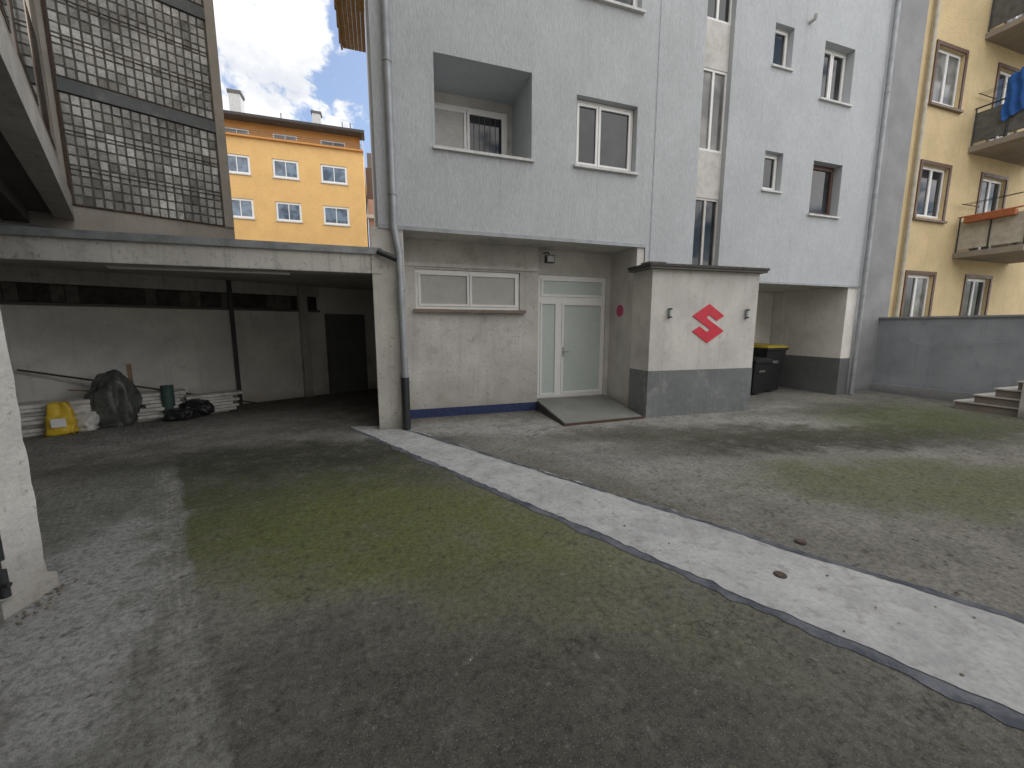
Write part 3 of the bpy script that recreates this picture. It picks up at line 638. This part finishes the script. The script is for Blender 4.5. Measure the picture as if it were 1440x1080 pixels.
# ---------------------------------------------------------------- drains and debris
for x,y in ((2.48,1.76),(3.03,2.02)):
    e=empty("drain_cover");disc("ring",(x,y,.010),(0,0,1),.040,.006,'mortard',e);disc("grate",(x,y,.014),(0,0,1),.030,.006,'rust',e)
vs=[];fs=[]
def chip(x,y,s,z=.012):
    a=random.uniform(0,6.3);n=len(vs)
    pts=[(math.cos(a+q*1.257)*s*random.uniform(.5,1.3),math.sin(a+q*1.257)*s*random.uniform(.5,1.3)) for q in range(5)]
    vs.extend([(x+p,y+q,z+random.uniform(0,.004)) for p,q in pts]+[(x,y,z+.004+s*.5)])
    fs.extend([(n+q,n+(q+1)%5,n+5) for q in range(5)])
for i in range(420):
    x=random.uniform(-4.5,11);y=random.uniform(.6,8.0) if x<0 else random.uniform(.6,6.4)
    chip(x,y,random.uniform(.003,.010)*(1 if random.random()<.93 else 2.0))
for (xa,ya,xb,yb_,nn,sp) in ((.5,7.2,2.95,7.22,90,.05),(4.6,5.95,6.95,5.82,90,.05),(-5,7.6,-2.5,8.9,160,.35),(11.3,6.6,12.1,6.65,40,.1),(12.1,6.6,12.05,5.0,60,.06),(4.5,6.1,4.66,7.3,60,.05),(-1.98,3.2,-2.0,2.8,30,.06),(-.1,6.5,.5,6.45,40,.06),(-2.4,9.9,-1.,10.5,60,.2)):
    for i in range(nn):
        k=random.random();chip(xa+(xb-xa)*k+random.gauss(0,sp*.4),ya+(yb_-ya)*k-abs(random.gauss(0,sp)),random.uniform(.004,.014),.004)
mesh("debris",vs,fs,['leaf'])
vs=[];fs=[]
for i in range(70):
    x=random.uniform(-4,10);y=random.uniform(.6,6.2);s=random.uniform(.002,.005);n=len(vs);a=random.uniform(0,6)
    vs+= [(x+math.cos(a+q*2.1)*s,y+math.sin(a+q*2.1)*s,.012) for q in range(3)]+[(x,y,.016)]
    fs+= [(n,n+1,n+3),(n+1,n+2,n+3),(n+2,n,n+3)]
mesh("plaster_crumbs",vs,fs,['frame'])
# ---------------------------------------------------------------- world, sun, camera
EL,AZ=56,40
w=bpy.data.worlds.new("World");scn.world=w;w.use_nodes=True;t=w.node_tree
bg=t.nodes["Background"];sky=N(t,"ShaderNodeTexSky",sky_type='NISHITA');sky.sun_disc=False
sky.sun_elevation=R(EL);sky.sun_rotation=R(AZ)
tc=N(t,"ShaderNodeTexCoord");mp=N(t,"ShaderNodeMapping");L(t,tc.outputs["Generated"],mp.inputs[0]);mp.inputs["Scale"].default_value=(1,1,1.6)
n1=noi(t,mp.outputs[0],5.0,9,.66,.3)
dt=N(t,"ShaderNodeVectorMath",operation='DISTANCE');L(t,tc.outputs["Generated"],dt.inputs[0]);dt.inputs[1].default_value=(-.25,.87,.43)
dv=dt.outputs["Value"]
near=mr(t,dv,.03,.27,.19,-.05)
away=mr(t,dv,.45,1.0,0,.20)  # extra cloud cover outside the view, added to light the yard
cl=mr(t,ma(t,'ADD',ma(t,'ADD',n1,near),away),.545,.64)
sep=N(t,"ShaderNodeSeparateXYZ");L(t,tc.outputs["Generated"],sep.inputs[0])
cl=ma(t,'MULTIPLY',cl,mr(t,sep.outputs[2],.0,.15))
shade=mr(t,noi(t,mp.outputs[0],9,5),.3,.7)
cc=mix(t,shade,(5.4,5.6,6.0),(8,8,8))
cc=mix(t,mr(t,dv,.5,.9),cc,(15.5,15.2,15.0))  # unseen clouds made brighter than those in view, as added fill light
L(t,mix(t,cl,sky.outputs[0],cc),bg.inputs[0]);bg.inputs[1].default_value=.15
sl=bpy.data.lights.new("sun",'SUN');sl.energy=5;sl.angle=R(.5);sl.color=(1,.95,.87)
so=bpy.data.objects.new("sun",sl);COL.objects.link(so)
sdv=Vector((math.sin(R(AZ))*math.cos(R(EL)),math.cos(R(AZ))*math.cos(R(EL)),math.sin(R(EL))))
so.rotation_euler=sdv.to_track_quat('Z','Y').to_euler()
c=bpy.data.cameras.new("camera");c.sensor_width=36;c.lens=14.0;c.clip_start=.05;c.clip_end=2000
co=bpy.data.objects.new("camera",c);COL.objects.link(co);co.location=(0,0,1.65);co.rotation_euler=(R(90-8.13),0,R(-18.5));scn.camera=co
scn.view_settings.view_transform='Standard'
